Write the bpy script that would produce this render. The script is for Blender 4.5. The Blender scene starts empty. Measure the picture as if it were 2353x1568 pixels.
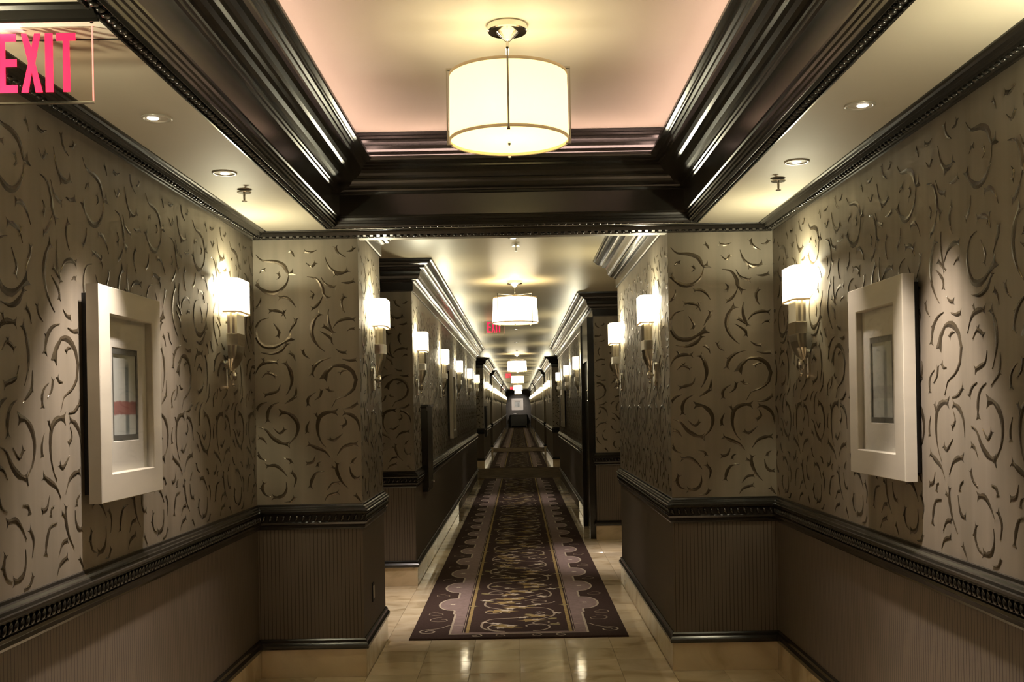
import bpy, bmesh, math, random
from mathutils import Vector, Matrix

S = bpy.context.scene
COL = S.collection
random.seed(7)
PI = math.pi

# ------------------------------------------------------------------ camera, world, exposure
EYE, CX, FPX, TH = 1.6, 0.0186, 2450.0, 0.018
cam_d = bpy.data.cameras.new('camera')
cam = bpy.data.objects.new('camera', cam_d)
COL.objects.link(cam)
cam_d.sensor_width = 36.0
cam_d.lens = 36.0 * FPX / 2353.0
cam_d.shift_x = -15.1 / 2353.0
cam_d.shift_y = 151.4 / 2353.0
cam_d.clip_start, cam_d.clip_end = 0.05, 200
c_, s_ = math.cos(TH), math.sin(TH)
cam.matrix_world = Matrix(((c_, s_, 0, CX), (0, 0, -1, 0), (-s_, c_, 0, EYE), (0, 0, 0, 1)))
S.camera = cam

world = bpy.data.worlds.new('world')
S.world = world
world.use_nodes = True
world.node_tree.nodes['Background'].inputs[0].default_value = (1.0, 0.82, 0.6, 1)
world.node_tree.nodes['Background'].inputs[1].default_value = 0.02

S.view_settings.view_transform = 'Standard'
S.view_settings.look = 'None'
S.view_settings.exposure = 0.5
S.view_settings.gamma = 1.0
S.view_settings.use_curve_mapping = False
S.cycles.use_denoising = True
S.cycles.use_adaptive_sampling = True
S.cycles.adaptive_threshold = 0.09
S.cycles.adaptive_min_samples = 16
S.cycles.max_bounces = 5
S.cycles.diffuse_bounces = 3
S.cycles.glossy_bounces = 3
S.cycles.transmission_bounces = 3
S.cycles.transparent_max_bounces = 6
S.cycles.sample_clamp_indirect = 4.0
S.cycles.caustics_reflective = False
S.cycles.caustics_refractive = False

WARM = (1.0, 0.94, 0.66)
SCONCE_W, SHADE_E = 15.0, 3.4
PEND_W, PEND_E = 5.6, 0.5
DOWN_W = 270.0
COVE_E = 23.0

# ------------------------------------------------------------------ materials
def mat(name):
    m = bpy.data.materials.new(name)
    m.use_nodes = True
    return m, m.node_tree.nodes, m.node_tree.links, m.node_tree.nodes['Principled BSDF']

def flat(name, col, rough=0.5, metal=0.0, spec=0.5, emit=None, es=0.0):
    m, n, l, b = mat(name)
    b.inputs['Base Color'].default_value = (*col, 1)
    b.inputs['Roughness'].default_value = rough
    b.inputs['Metallic'].default_value = metal
    b.inputs['Specular IOR Level'].default_value = spec
    if emit:
        b.inputs['Emission Color'].default_value = (*emit, 1)
        b.inputs['Emission Strength'].default_value = es
    return m

def noisy(name, c1, c2, scale, rough=0.5, metal=0.0, stretch=(1, 1, 1), detail=4, bump=0.0, spec=0.5, bscale=None):
    m, n, l, b = mat(name)
    tc = n.new('ShaderNodeNewGeometry')
    mp = n.new('ShaderNodeMapping'); mp.inputs['Scale'].default_value = stretch
    l.new(tc.outputs['Position'], mp.inputs['Vector'])
    nz = n.new('ShaderNodeTexNoise'); nz.inputs['Scale'].default_value = scale; nz.inputs['Detail'].default_value = detail
    l.new(mp.outputs[0], nz.inputs['Vector'])
    cr = n.new('ShaderNodeValToRGB')
    cr.color_ramp.elements[0].position = 0.3; cr.color_ramp.elements[0].color = (*c1, 1)
    cr.color_ramp.elements[1].position = 0.7; cr.color_ramp.elements[1].color = (*c2, 1)
    l.new(nz.outputs['Fac'], cr.inputs[0]); l.new(cr.outputs[0], b.inputs['Base Color'])
    b.inputs['Roughness'].default_value = rough
    b.inputs['Metallic'].default_value = metal
    b.inputs['Specular IOR Level'].default_value = spec
    if bump:
        bp = n.new('ShaderNodeBump'); bp.inputs['Strength'].default_value = bump; bp.inputs['Distance'].default_value = 0.002
        nz2 = n.new('ShaderNodeTexNoise'); nz2.inputs['Scale'].default_value = bscale or scale * 3
        l.new(mp.outputs[0], nz2.inputs['Vector'])
        l.new(nz2.outputs['Fac'], bp.inputs['Height']); l.new(bp.outputs[0], b.inputs['Normal'])
    return m

def mth(n, op, a=None, b=None):
    k = n.new('ShaderNodeMath'); k.operation = op
    if isinstance(b, (int, float)): k.inputs[1].default_value = b
    if isinstance(a, (int, float)): k.inputs[0].default_value = a
    return k

M = {}
M['lacquer'] = noisy('espresso_lacquer', (0.0125, 0.0110, 0.0085), (0.018, 0.0155, 0.012), 3, rough=0.21, spec=0.65, stretch=(1, 1, 6))
M['ceiling'] = noisy('ceiling_paint', (0.51, 0.43, 0.28), (0.55, 0.465, 0.31), 1.2, rough=0.36, spec=0.35)
M['ceiling_front'] = noisy('soffit_paint', (0.47, 0.42, 0.33), (0.50, 0.45, 0.35), 1.2, rough=0.6, spec=0.25)
M['tray'] = noisy('tray_paint', (0.58, 0.53, 0.44), (0.61, 0.56, 0.46), 1.0, rough=0.7, spec=0.2)
M['champagne'] = noisy('champagne_lacquer', (0.50, 0.465, 0.38), (0.58, 0.54, 0.44), 2, rough=0.28, metal=0.25, stretch=(1, 1, 4))
M['mat_board'] = flat('mat_board', (0.66, 0.64, 0.56), 0.8)
M['art_edge'] = flat('art_edge', (0.13, 0.13, 0.11), 0.5)
M['nickel'] = flat('satin_nickel', (0.80, 0.76, 0.66), 0.22, 1.0)
M['fluted'] = flat('fluted_nickel', (0.70, 0.65, 0.54), 0.28, 1.0)
M['chrome'] = flat('chrome', (0.85, 0.82, 0.75), 0.12, 1.0)
M['grout'] = flat('grout', (0.16, 0.125, 0.075), 0.6)
M['scroll'] = flat('scroll_foil', (0.088, 0.068, 0.042), 0.26, 0.55, 0.6)
M['black'] = flat('dark_interior', (0.01, 0.01, 0.01), 0.6)
M['plate'] = flat('sign_plate', (0.72, 0.68, 0.60), 0.35)
M['white_plate'] = flat('white_plate', (0.6, 0.55, 0.45), 0.4)
M['rug'] = noisy('rug_pile', (0.040, 0.024, 0.020), (0.055, 0.034, 0.028), 60, rough=0.95, spec=0.1, bump=0.3, bscale=300)
M['mauve'] = noisy('rug_mauve', (0.20, 0.145, 0.135), (0.25, 0.185, 0.17), 30, rough=0.95, spec=0.1)
M['rug_line'] = noisy('rug_line', (0.36, 0.30, 0.23), (0.44, 0.37, 0.29), 30, rough=0.95, spec=0.1)
M['rug_vine'] = noisy('rug_vine', (0.27, 0.22, 0.165), (0.36, 0.29, 0.22), 30, rough=0.95, spec=0.1)
M['rug_gold'] = noisy('rug_gold', (0.25, 0.18, 0.075), (0.36, 0.26, 0.11), 20, rough=0.95, spec=0.1)
M['rug_cream'] = noisy('rug_cream', (0.48, 0.42, 0.33), (0.58, 0.50, 0.40), 20, rough=0.95, spec=0.1)
M['rug_olive'] = noisy('rug_olive', (0.22, 0.18, 0.09), (0.30, 0.25, 0.13), 20, rough=0.95, spec=0.1)
M['cross'] = noisy('cross_rug', (0.05, 0.032, 0.018), (0.15, 0.105, 0.055), 5, rough=0.9, spec=0.15, stretch=(1, 0.8, 1), detail=6)
M['red'] = flat('exit_red', (0.8, 0.01, 0.05), 0.4, emit=(1.0, 0.012, 0.07), es=1.0)
M['pink_edge'] = flat('exit_edge_glow', (0.9, 0.3, 0.25), 0.3, emit=(1.0, 0.28, 0.22), es=1.0)
M['led'] = flat('led_slot', (1, 0.9, 0.9), 0.5, emit=(1.0, 0.72, 0.68), es=14.0)
M['cove'] = flat('cove_tube', (1, 0.7, 0.6), 0.5, emit=(1.0, 0.66, 0.54), es=COVE_E)
M['lamp_disc'] = flat('lamp_disc', (1, 1, 1), 0.5, emit=(1.0, 0.90, 0.78), es=6.0)
M['shade'] = flat('sconce_shade', (0.9, 0.85, 0.7), 0.8, emit=(1.0, 0.86, 0.60), es=SHADE_E)
M['shade_rim'] = flat('shade_rim', (0.62, 0.48, 0.27), 0.6, emit=(1.0, 0.62, 0.25), es=0.18)  # tape is no lamp: light colour and weak emission imitate backlight through it

def wallpaper_mat():
    m, n, l, b = mat('champagne_wallpaper')
    g = n.new('ShaderNodeNewGeometry')
    mp = n.new('ShaderNodeMapping'); mp.inputs['Scale'].default_value = (7, 7, 0.45)
    l.new(g.outputs['Position'], mp.inputs[0])
    nz = n.new('ShaderNodeTexNoise'); nz.inputs['Scale'].default_value = 1.6; nz.inputs['Detail'].default_value = 5
    l.new(mp.outputs[0], nz.inputs['Vector'])
    cr = n.new('ShaderNodeValToRGB')
    cr.color_ramp.elements[0].position = 0.3; cr.color_ramp.elements[0].color = (0.205, 0.178, 0.133, 1)
    cr.color_ramp.elements[1].position = 0.7; cr.color_ramp.elements[1].color = (0.285, 0.246, 0.190, 1)
    l.new(nz.outputs['Fac'], cr.inputs[0]); l.new(cr.outputs[0], b.inputs['Base Color'])
    b.inputs['Roughness'].default_value = 0.42
    b.inputs['Metallic'].default_value = 0.25
    return m
M['wallpaper'] = wallpaper_mat()

def stripe_mat():
    m, n, l, b = mat('striped_wainscot')
    g = n.new('ShaderNodeNewGeometry')
    sp = n.new('ShaderNodeSeparateXYZ'); l.new(g.outputs['Position'], sp.inputs[0])
    ad = mth(n, 'ADD'); l.new(sp.outputs[0], ad.inputs[0]); l.new(sp.outputs[1], ad.inputs[1])
    dv = mth(n, 'DIVIDE', b=0.0233); l.new(ad.outputs[0], dv.inputs[0])
    fr = mth(n, 'FRACT'); l.new(dv.outputs[0], fr.inputs[0])
    lt = mth(n, 'LESS_THAN', b=0.15); l.new(fr.outputs[0], lt.inputs[0])
    mix = n.new('ShaderNodeMix'); mix.data_type = 'RGBA'
    l.new(lt.outputs[0], mix.inputs['Factor'])
    nz = n.new('ShaderNodeTexNoise'); nz.inputs['Scale'].default_value = 2.5
    cr = n.new('ShaderNodeValToRGB')
    cr.color_ramp.elements[0].color = (0.108, 0.086, 0.063, 1)
    cr.color_ramp.elements[1].color = (0.135, 0.108, 0.080, 1)
    l.new(nz.outputs['Fac'], cr.inputs[0])
    l.new(cr.outputs[0], mix.inputs[6])
    mix.inputs[7].default_value = (0.03, 0.02, 0.015, 1)
    l.new(mix.outputs[2], b.inputs['Base Color'])
    b.inputs['Roughness'].default_value = 0.6
    return m
M['stripe'] = stripe_mat()

def marble_mat(name, cell=True, rough=0.07, bs=6.0, bd=0.0022):
    m, n, l, b = mat(name)
    g = n.new('ShaderNodeNewGeometry')
    nz = n.new('ShaderNodeTexNoise'); nz.inputs['Scale'].default_value = 2.2; nz.inputs['Detail'].default_value = 7
    nz.inputs['Distortion'].default_value = 1.2
    mp = n.new('ShaderNodeMapping'); mp.inputs['Scale'].default_value = (1, 1.2, 1.1)
    l.new(g.outputs['Position'], mp.inputs[0])
    cr = n.new('ShaderNodeValToRGB')
    e = cr.color_ramp.elements
    e[0].position = 0.30; e[0].color = (0.46, 0.36, 0.215, 1)
    e[1].position = 0.70; e[1].color = (0.80, 0.68, 0.49, 1)
    k = e.new(0.45); k.color = (0.68, 0.555, 0.37, 1)
    l.new(nz.outputs['Fac'], cr.inputs[0])
    if cell:
        # every tile cut from its own place in the block: shift + tone by tile index
        sc = n.new('ShaderNodeVectorMath'); sc.operation = 'DIVIDE'; sc.inputs[1].default_value = (0.305, 0.305, 1)
        of = n.new('ShaderNodeVectorMath'); of.operation = 'SUBTRACT'; of.inputs[1].default_value = (0, 6.42, 0)
        l.new(g.outputs['Position'], of.inputs[0]); l.new(of.outputs[0], sc.inputs[0])
        fl = n.new('ShaderNodeVectorMath'); fl.operation = 'FLOOR'; l.new(sc.outputs[0], fl.inputs[0])
        wn = n.new('ShaderNodeTexWhiteNoise'); wn.noise_dimensions = '2D'; l.new(fl.outputs[0], wn.inputs['Vector'])
        ad = n.new('ShaderNodeVectorMath'); ad.operation = 'MULTIPLY_ADD'
        l.new(wn.outputs['Color'], ad.inputs[0]); ad.inputs[1].default_value = (9, 9, 0); l.new(mp.outputs[0], ad.inputs[2])
        l.new(ad.outputs[0], nz.inputs['Vector'])
        hs = n.new('ShaderNodeHueSaturation')
        mr = n.new('ShaderNodeMapRange'); mr.inputs['To Min'].default_value = 0.86; mr.inputs['To Max'].default_value = 1.1
        l.new(wn.outputs['Value'], mr.inputs['Value']); l.new(mr.outputs[0], hs.inputs['Value'])
        l.new(cr.outputs[0], hs.inputs['Color']); l.new(hs.outputs[0], b.inputs['Base Color'])
    else:
        l.new(mp.outputs[0], nz.inputs['Vector']); l.new(cr.outputs[0], b.inputs['Base Color'])
    b.inputs['Roughness'].default_value = rough
    nb = n.new('ShaderNodeTexNoise'); nb.inputs['Scale'].default_value = bs; l.new(g.outputs['Position'], nb.inputs['Vector'])
    bp = n.new('ShaderNodeBump'); bp.inputs['Strength'].default_value = 0.25; bp.inputs['Distance'].default_value = bd
    l.new(nb.outputs['Fac'], bp.inputs['Height']); l.new(bp.outputs[0], b.inputs['Normal'])
    return m
M['marble'] = marble_mat('cream_marble')
M['plinth'] = marble_mat('cream_marble_plinth', cell=False, rough=0.09, bs=16.0, bd=0.003)

def translucent_mat(name, es):
    m = bpy.data.materials.new(name); m.use_nodes = True
    n, l = m.node_tree.nodes, m.node_tree.links
    n.clear()
    o = n.new('ShaderNodeOutputMaterial')
    t = n.new('ShaderNodeBsdfTranslucent'); t.inputs[0].default_value = (0.95, 0.86, 0.60, 1)
    d = n.new('ShaderNodeBsdfDiffuse'); d.inputs[0].default_value = (0.9, 0.82, 0.6, 1)
    e = n.new('ShaderNodeEmission'); e.inputs[0].default_value = (1.0, 0.90, 0.52, 1); e.inputs[1].default_value = es
    mx = n.new('ShaderNodeMixShader'); mx.inputs[0].default_value = 0.7
    l.new(d.outputs[0], mx.inputs[1]); l.new(t.outputs[0], mx.inputs[2])
    ad = n.new('ShaderNodeAddShader'); l.new(mx.outputs[0], ad.inputs[0]); l.new(e.outputs[0], ad.inputs[1])
    l.new(ad.outputs[0], o.inputs[0])
    return m
M['pshade'] = translucent_mat('pendant_fabric', PEND_E)
M['pshade_far'] = flat('pendant_fabric_far', (0.9, 0.85, 0.7), 0.8, emit=(1.0, 0.88, 0.62), es=4.0)

def pane_mat(name, tint=(1, 1, 1), gloss=0.08):
    m = bpy.data.materials.new(name); m.use_nodes = True
    n, l = m.node_tree.nodes, m.node_tree.links
    n.clear()
    o = n.new('ShaderNodeOutputMaterial')
    t = n.new('ShaderNodeBsdfTransparent'); t.inputs[0].default_value = (*tint, 1)
    g = n.new('ShaderNodeBsdfGlossy'); g.inputs['Roughness'].default_value = 0.02
    lw = n.new('ShaderNodeLayerWeight')
    pw = mth(n, 'POWER', b=4.0); l.new(lw.outputs['Facing'], pw.inputs[0])
    f = mth(n, 'MULTIPLY_ADD', b=0.5); f.inputs[2].default_value = 0.03; l.new(pw.outputs[0], f.inputs[0])
    mx = n.new('ShaderNodeMixShader')
    l.new(f.outputs[0], mx.inputs[0]); l.new(t.outputs[0], mx.inputs[1]); l.new(g.outputs[0], mx.inputs[2])
    l.new(mx.outputs[0], o.inputs[0])
    return m
M['pane'] = pane_mat('picture_glass')
M['acrylic'] = pane_mat('clear_acrylic', (0.93, 0.88, 0.84))

def art_mat(name, red):
    """abstract print: pale blue-grey ground, a dark upright stroke, a level wash"""
    m, n, l, b = mat(name)
    tc = n.new('ShaderNodeTexCoord')
    sp = n.new('ShaderNodeSeparateXYZ'); l.new(tc.outputs['Generated'], sp.inputs[0])
    nz = n.new('ShaderNodeTexNoise'); nz.inputs['Scale'].default_value = 5
    mp = n.new('ShaderNodeMapping'); mp.inputs['Scale'].default_value = (1, 1, 0.4) ; l.new(tc.outputs['Generated'], mp.inputs[0]); l.new(mp.outputs[0], nz.inputs['Vector'])
    def band(axis, c, w, jit, soft):
        a = mth(n, 'MULTIPLY', b=jit); l.new(nz.outputs['Fac'], a.inputs[0])
        s = mth(n, 'ADD'); l.new(sp.outputs[axis], s.inputs[0]); l.new(a.outputs[0], s.inputs[1])
        d = mth(n, 'SUBTRACT', b=c + jit * 0.5); l.new(s.outputs[0], d.inputs[0])
        ab = mth(n, 'ABSOLUTE'); l.new(d.outputs[0], ab.inputs[0])
        r = n.new('ShaderNodeMapRange'); r.inputs['From Min'].default_value = w; r.inputs['From Max'].default_value = w + soft
        r.inputs['To Min'].default_value = 1; r.inputs['To Max'].default_value = 0
        l.new(ab.outputs[0], r.inputs['Value']); return r
    def mix(fac, ca, cb, k=1.0):
        mx = n.new('ShaderNodeMix'); mx.data_type = 'RGBA'
        f = mth(n, 'MULTIPLY', b=k); l.new(fac.outputs[0], f.inputs[0]); l.new(f.outputs[0], mx.inputs['Factor'])
        if isinstance(ca, tuple): mx.inputs[6].default_value = (*ca, 1)
        else: l.new(ca.outputs[2], mx.inputs[6])
        mx.inputs[7].default_value = (*cb, 1); return mx
    v = band(1, 0.62, 0.05, 0.02, 0.05)
    zc = band(2, 0.44, 0.40, 0.0, 0.1)
    vv = mth(n, 'MULTIPLY'); l.new(v.outputs[0], vv.inputs[0]); l.new(zc.outputs[0], vv.inputs[1])
    m1 = mix(vv, (0.50, 0.53, 0.49), (0.10, 0.13, 0.13), 0.85 if red else 0.6)
    h = band(2, 0.33, 0.075, 0.05, 0.02)
    m2 = mix(h, m1, (0.26, 0.085, 0.07) if red else (0.30, 0.30, 0.28), 0.9 if red else 0.5)
    l.new(m2.outputs[2], b.inputs['Base Color'])
    b.inputs['Roughness'].default_value = 0.7
    return m
M['art_a'] = art_mat('print_red_stroke', True)
M['art_b'] = art_mat('print_grey_stroke', False)

# ------------------------------------------------------------------ mesh helpers
def obj(name, verts, faces, m, parent=None, smooth=False, loc=None):
    me = bpy.data.meshes.new(name)
    me.from_pydata([tuple(v) for v in verts], [], faces)
    bm = bmesh.new(); bm.from_mesh(me)
    bmesh.ops.recalc_face_normals(bm, faces=bm.faces)
    bm.to_mesh(me); bm.free()
    if smooth:
        me.polygons.foreach_set('use_smooth', [True] * len(me.polygons))
    me.materials.append(m)
    o = bpy.data.objects.new(name, me)
    COL.objects.link(o)
    if parent: o.parent = parent
    if loc: o.location = loc
    return o

class MB:
    def __init__(s): s.v, s.f = [], []
    def add(s, v, f):
        k = len(s.v); s.v += [tuple(x) for x in v]; s.f += [tuple(i + k for i in q) for q in f]; return s
    def box(s, a, b):
        x0, y0, z0 = a; x1, y1, z1 = b
        return s.add([(x0,y0,z0),(x1,y0,z0),(x1,y1,z0),(x0,y1,z0),(x0,y0,z1),(x1,y0,z1),(x1,y1,z1),(x0,y1,z1)],
                     [(0,3,2,1),(4,5,6,7),(0,1,5,4),(1,2,6,5),(2,3,7,6),(3,0,4,7)])
    def lathe(s, prof, c=(0, 0, 0), n=24, cap=True):
        v, f = [], []
        for r, z in prof:
            for k in range(n):
                a = 2 * PI * k / n
                v.append((c[0] + r * math.cos(a), c[1] + r * math.sin(a), c[2] + z))
        for i in range(len(prof) - 1):
            for k in range(n):
                k2 = (k + 1) % n
                f.append((i*n+k, i*n+k2, (i+1)*n+k2, (i+1)*n+k))
        if cap:
            f.append(tuple(range(n))); f.append(tuple((len(prof)-1)*n + k for k in reversed(range(n))))
        return s.add(v, f)
    def rings(s, rings, cap=True):
        """loft between rings of equal vertex count"""
        n = len(rings[0]); v = [p for r in rings for p in r]; f = []
        for i in range(len(rings) - 1):
            for k in range(n):
                k2 = (k + 1) % n
                f.append((i*n+k, i*n+k2, (i+1)*n+k2, (i+1)*n+k))
        if cap:
            f.append(tuple(range(n))); f.append(tuple((len(rings)-1)*n + k for k in reversed(range(n))))
        return s.add(v, f)
    def ball(s, c, r, n=10, m=6):
        pr = [(max(1e-4, math.sin(PI*i/m)) * 1.0, -math.cos(PI*i/m)) for i in range(m + 1)]
        v, f = [], []
        for a, z in pr:
            for k in range(n):
                t = 2*PI*k/n; v.append((c[0]+r[0]*a*math.cos(t), c[1]+r[1]*a*math.sin(t), c[2]+r[2]*z))
        for i in range(m):
            for k in range(n):
                f.append((i*n+k, i*n+(k+1)%n, (i+1)*n+(k+1)%n, (i+1)*n+k))
        return s.add(v, f)
    def obj(s, name, m, parent=None, smooth=False, loc=None): return obj(name, s.v, s.f, m, parent, smooth, loc)

def box(name, a, b, m, parent=None): return MB().box(a, b).obj(name, m, parent)

def empty(name, loc=(0, 0, 0), rz=0.0):
    o = bpy.data.objects.new(name, None); COL.objects.link(o)
    o.empty_display_size = 0.05
    o.location = loc; o.rotation_euler = (0, 0, rz); return o

def tag(o, label=None, cat=None, group=None, kind=None):
    if label: o['label'] = label
    if cat: o['category'] = cat
    if group: o['group'] = group
    if kind: o['kind'] = kind
    return o

def struct(o, label=None, cat=None):
    o['kind'] = 'structure'
    if label: o['label'] = label
    if cat: o['category'] = cat
    return o

def light(name, kind, loc, power, col, parent=None, radius=0.03, **kw):
    d = bpy.data.lights.new(name, kind)
    d.energy = power; d.color = col
    d.shadow_soft_size = radius
    for k, v in kw.items(): setattr(d, k, v)
    o = bpy.data.objects.new(name, d); COL.objects.link(o)
    o.location = loc
    if parent: o.parent = parent
    return o

def normals(path, side, closed=False):
    n = len(path); seg = []
    for i in range(n if closed else n - 1):
        a, b = path[i], path[(i + 1) % n]
        dx, dy = b[0]-a[0], b[1]-a[1]; L = math.hypot(dx, dy)
        seg.append((side * dy / L, -side * dx / L))
    out = []
    for i in range(n):
        if closed: a, b = seg[i - 1], seg[i]
        else: a = seg[max(0, i - 1)]; b = seg[min(len(seg) - 1, i)]
        k = 1 + a[0]*b[0] + a[1]*b[1]
        out.append(((a[0]+b[0])/k, (a[1]+b[1])/k))
    return out

def sweep_data(path, prof, side=1, closed=False):
    """prof: closed loop of (out, z); side=1: room on the right hand when walking the path"""
    nm = normals(path, side, closed)
    rings = [[(p[0]+q[0]*o, p[1]+q[1]*o, z) for o, z in prof] for p, q in zip(path, nm)]
    mb = MB()
    if closed:
        rings.append(rings[0]); mb.rings(rings, cap=False)
    else: mb.rings(rings)
    return mb

def sweep(name, path, prof, m, side=1, closed=False, parent=None):
    return sweep_data(path, prof, side, closed).obj(name, m, parent)

# ------------------------------------------------------------------ plan of the place
RW, CW, RB = 1.56, 0.93, 2.6          # half widths: front room, corridor, back of the side recesses
D1 = 6.4
L0 = [(-RW, -3), (-RW, D1), (-CW, D1), (-CW, 7.4), (-RB, 7.4), (-RB, 8.5)]
L1 = [(-RB, 8.5), (-RB, 9.63), (-CW, 9.63), (-CW, 24.0), (-RB, 24.0), (-RB, 26.3)]
L2 = [(-RB, 26.3), (-RB, 28.7), (-CW, 28.7), (-CW, 35.6), (-RB, 35.6), (-RB, 37)]
L3 = [(-RB, 37), (-RB, 38.4), (-CW, 38.4), (-CW, 57.5), (-RB, 57.5), (-RB, 58.7)]
L4 = [(-RB, 58.7), (-RB, 60), (-CW, 60), (-CW, 81), (-2.2, 81), (-2.2, 84)]
R0 = [(RW, -3), (RW, D1), (CW, D1), (CW, 9.63), (RB, 9.63), (RB, 11)]
R1 = [(RB, 11), (RB, 12.68), (CW, 12.68), (CW, 24.0), (RB, 24.0), (RB, 26.3)]
mir = lambda P: [(-x, y) for x, y in P]
R2, R3, R4 = mir(L2), mir(L3), mir(L4)
Z_SOFF, Z_TRAY, Z_COR = 2.665, 3.17, 2.9346

PLINTH = [(0.012, 0.0), (0.012, 0.172), (-0.02, 0.172), (-0.02, 0.0)]
TRIM = [(0, 0.170), (0.026, 0.170), (0.028, 0.178), (0.028, 0.192), (0.022, 0.200), (0.016, 0.207), (0.014, 0.222), (0.006, 0.230), (0, 0.230)]
RAIL = [(0, 0.888), (0.012, 0.888), (0.016, 0.898), (0.016, 0.912), (0.024, 0.918), (0.026, 0.930), (0.019, 0.934),
        (0.019, 0.976), (0.029, 0.980), (0.036, 0.988), (0.036, 0.997), (0.030, 1.000), (0.027, 1.010), (0.020, 1.013), (0.016, 1.022), (0.008, 1.026), (0.006, 1.036), (0, 1.038)]
CROWN = [(0, 2.628), (0.008, 2.630), (0.012, 2.636), (0.018, 2.638), (0.022, 2.634), (0.050, 2.640), (0.054, 2.646), (0.060, 2.642),
         (0.066, 2.650), (0.072, 2.647), (0.078, 2.655), (0.088, 2.652), (0.095, 2.658), (0.105, 2.660), (0.108, 2.672), (0, 2.672)]
CC = [(0, 2.660), (0.010, 2.660), (0.014, 2.668), (0.015, 2.740), (0.022, 2.744), (0.030, 2.748), (0.034, 2.756), (0.046, 2.758), (0.062, 2.764), (0.064, 2.772),
      (0.070, 2.778), (0.080, 2.792), (0.086, 2.812), (0.090, 2.832), (0.098, 2.850), (0.112, 2.856), (0.126, 2.860), (0.130, 2.872),
      (0.136, 2.880), (0.150, 2.884), (0.168, 2.892), (0.182, 2.904), (0.186, 2.914), (0.200, 2.916), (0.202, 2.94), (0, 2.94)]

# ------------------------------------------------------------------ wallpaper scrolls (traced strokes of one drop of paper)
STROKES = [
 [(25,85),(60,118),(130,126),(180,148),(208,195),(243,183)], [(208,200),(195,250),(150,292),(95,298),(42,268),(18,230)],
 [(45,190),(60,172),(82,170)], [(140,225),(158,210),(145,185)], [(240,102),(230,80),(213,65)], [(365,65),(330,78),(292,70)],
 [(305,135),(335,158),(362,130)], [(412,105),(430,155),(465,190),(510,195),(545,175)], [(430,158),(460,190),(470,215)],
 [(528,108),(500,95),(480,78),(468,42)], [(530,75),(560,72),(574,50)], [(310,212),(362,225),(392,270),(400,310),(432,342)],
 [(398,318),(380,355),(350,385),(328,390)], [(328,290),(345,312),(332,335)], [(388,215),(410,252),(440,268),(474,275)],
 [(500,248),(540,250),(577,238)], [(245,382),(225,350),(190,325),(145,328)], [(522,418),(505,390),(500,350),(522,320)],
 [(52,320),(48,348),(35,372),(8,390)], [(190,445),(172,412),(130,398),(90,400)], [(165,430),(180,410),(182,392)], [(120,468),(142,500),(152,520),(140,550)],
 [(205,525),(225,490),(242,465),(245,438)], [(95,438),(50,450),(22,490),(25,545),(60,592),(120,600),(170,578),(228,543)],
 [(48,630),(110,637),(165,615),(200,572)], [(405,630),(380,610),(345,565),(332,510),(350,450),(388,410)],
 [(430,395),(424,430),(430,480),(455,535)], [(455,530),(425,505),(393,485)], [(452,500),(480,465),(530,450),(580,455)],
 [(380,517),(410,535),(440,560),(440,592)], [(530,520),(550,505),(577,505)], [(465,615),(495,635),(530,637)],
 [(500,672),(540,682),(585,678)], [(320,668),(290,645),(280,613)], [(240,680),(230,650),(203,630)],
 [(15,750),(40,705),(80,685),(148,685)], [(85,690),(68,680),(58,658)], [(52,770),(80,745),(108,750),(135,766)], [(100,750),(92,740),(90,728)],
 [(188,868),(205,840),(220,790),(210,730),(178,680)], [(155,810),(140,845),(100,858),(60,868)], [(178,918),(215,895),(243,875)], [(243,820),(243,850),(236,880)],
 [(440,665),(385,680),(345,715),(330,770)], [(345,715),(338,710),(335,700)],
 [(440,942),(465,898),(520,877),(565,840),(578,790),(560,745),(510,712),(450,712),(412,745),(393,792)],
 [(528,738),(500,740),(482,755)], [(458,850),(430,850),(415,830)], [(345,900),(375,878),(386,838)], [(355,855),(330,868),(308,893),(310,935)],
 [(498,950),(545,945),(592,915)], [(145,908),(102,930),(82,970),(84,1022)], [(80,905),(40,922),(18,952)],
 [(205,1165),(200,1140),(235,1105),(252,1050),(235,1000),(190,967),(142,965)], [(30,1042),(70,1058),(110,1105),(160,1135),(205,1142)],
 [(112,1048),(150,1080),(182,1050)], [(78,1140),(55,1110),(26,1102)], [(405,1162),(385,1140),(365,1095),(360,1040),(375,990),(420,967),(478,968)], [(365,1010),(358,990),(348,968)],
 [(317,1012),(300,1050),(303,1085)], [(508,995),(522,1028),(492,1052)], [(500,1088),(450,1125),(420,1108)], [(597,1080),(585,1020),(550,985),(500,972)],
 [(430,1220),(400,1185),(350,1162),(300,1140)], [(468,1208),(500,1165),(545,1148),(588,1145)], [(75,1230),(40,1215),(20,1178)],
 [(168,1218),(205,1228),(213,1252)], [(348,1205),(330,1243),(290,1250)], [(380,1240),(362,1248),(356,1272)], [(190,1322),(160,1285),(120,1258),(65,1262)],
 [(182,1350),(184,1390),(165,1425),(130,1435),(100,1433)], [(100,1433),(66,1420),(48,1385),(62,1345)], [(52,1390),(42,1385),(34,1378)], [(225,1380),(236,1330),(207,1290)],
 [(400,1295),(350,1305),(325,1345),(316,1390)], [(528,1392),(490,1350),(465,1290),(470,1243)], [(465,1290),(448,1275),(432,1268)],
 [(580,1218),(555,1238),(552,1257)], [(537,1270),(545,1310),(567,1335),(598,1335)], [(410,1400),(440,1365),(484,1360)], [(395,1462),(420,1430),(480,1413)],
 [(600,1468),(582,1445),(563,1425)], [(170,1464),(208,1460),(232,1430)]]

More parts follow.
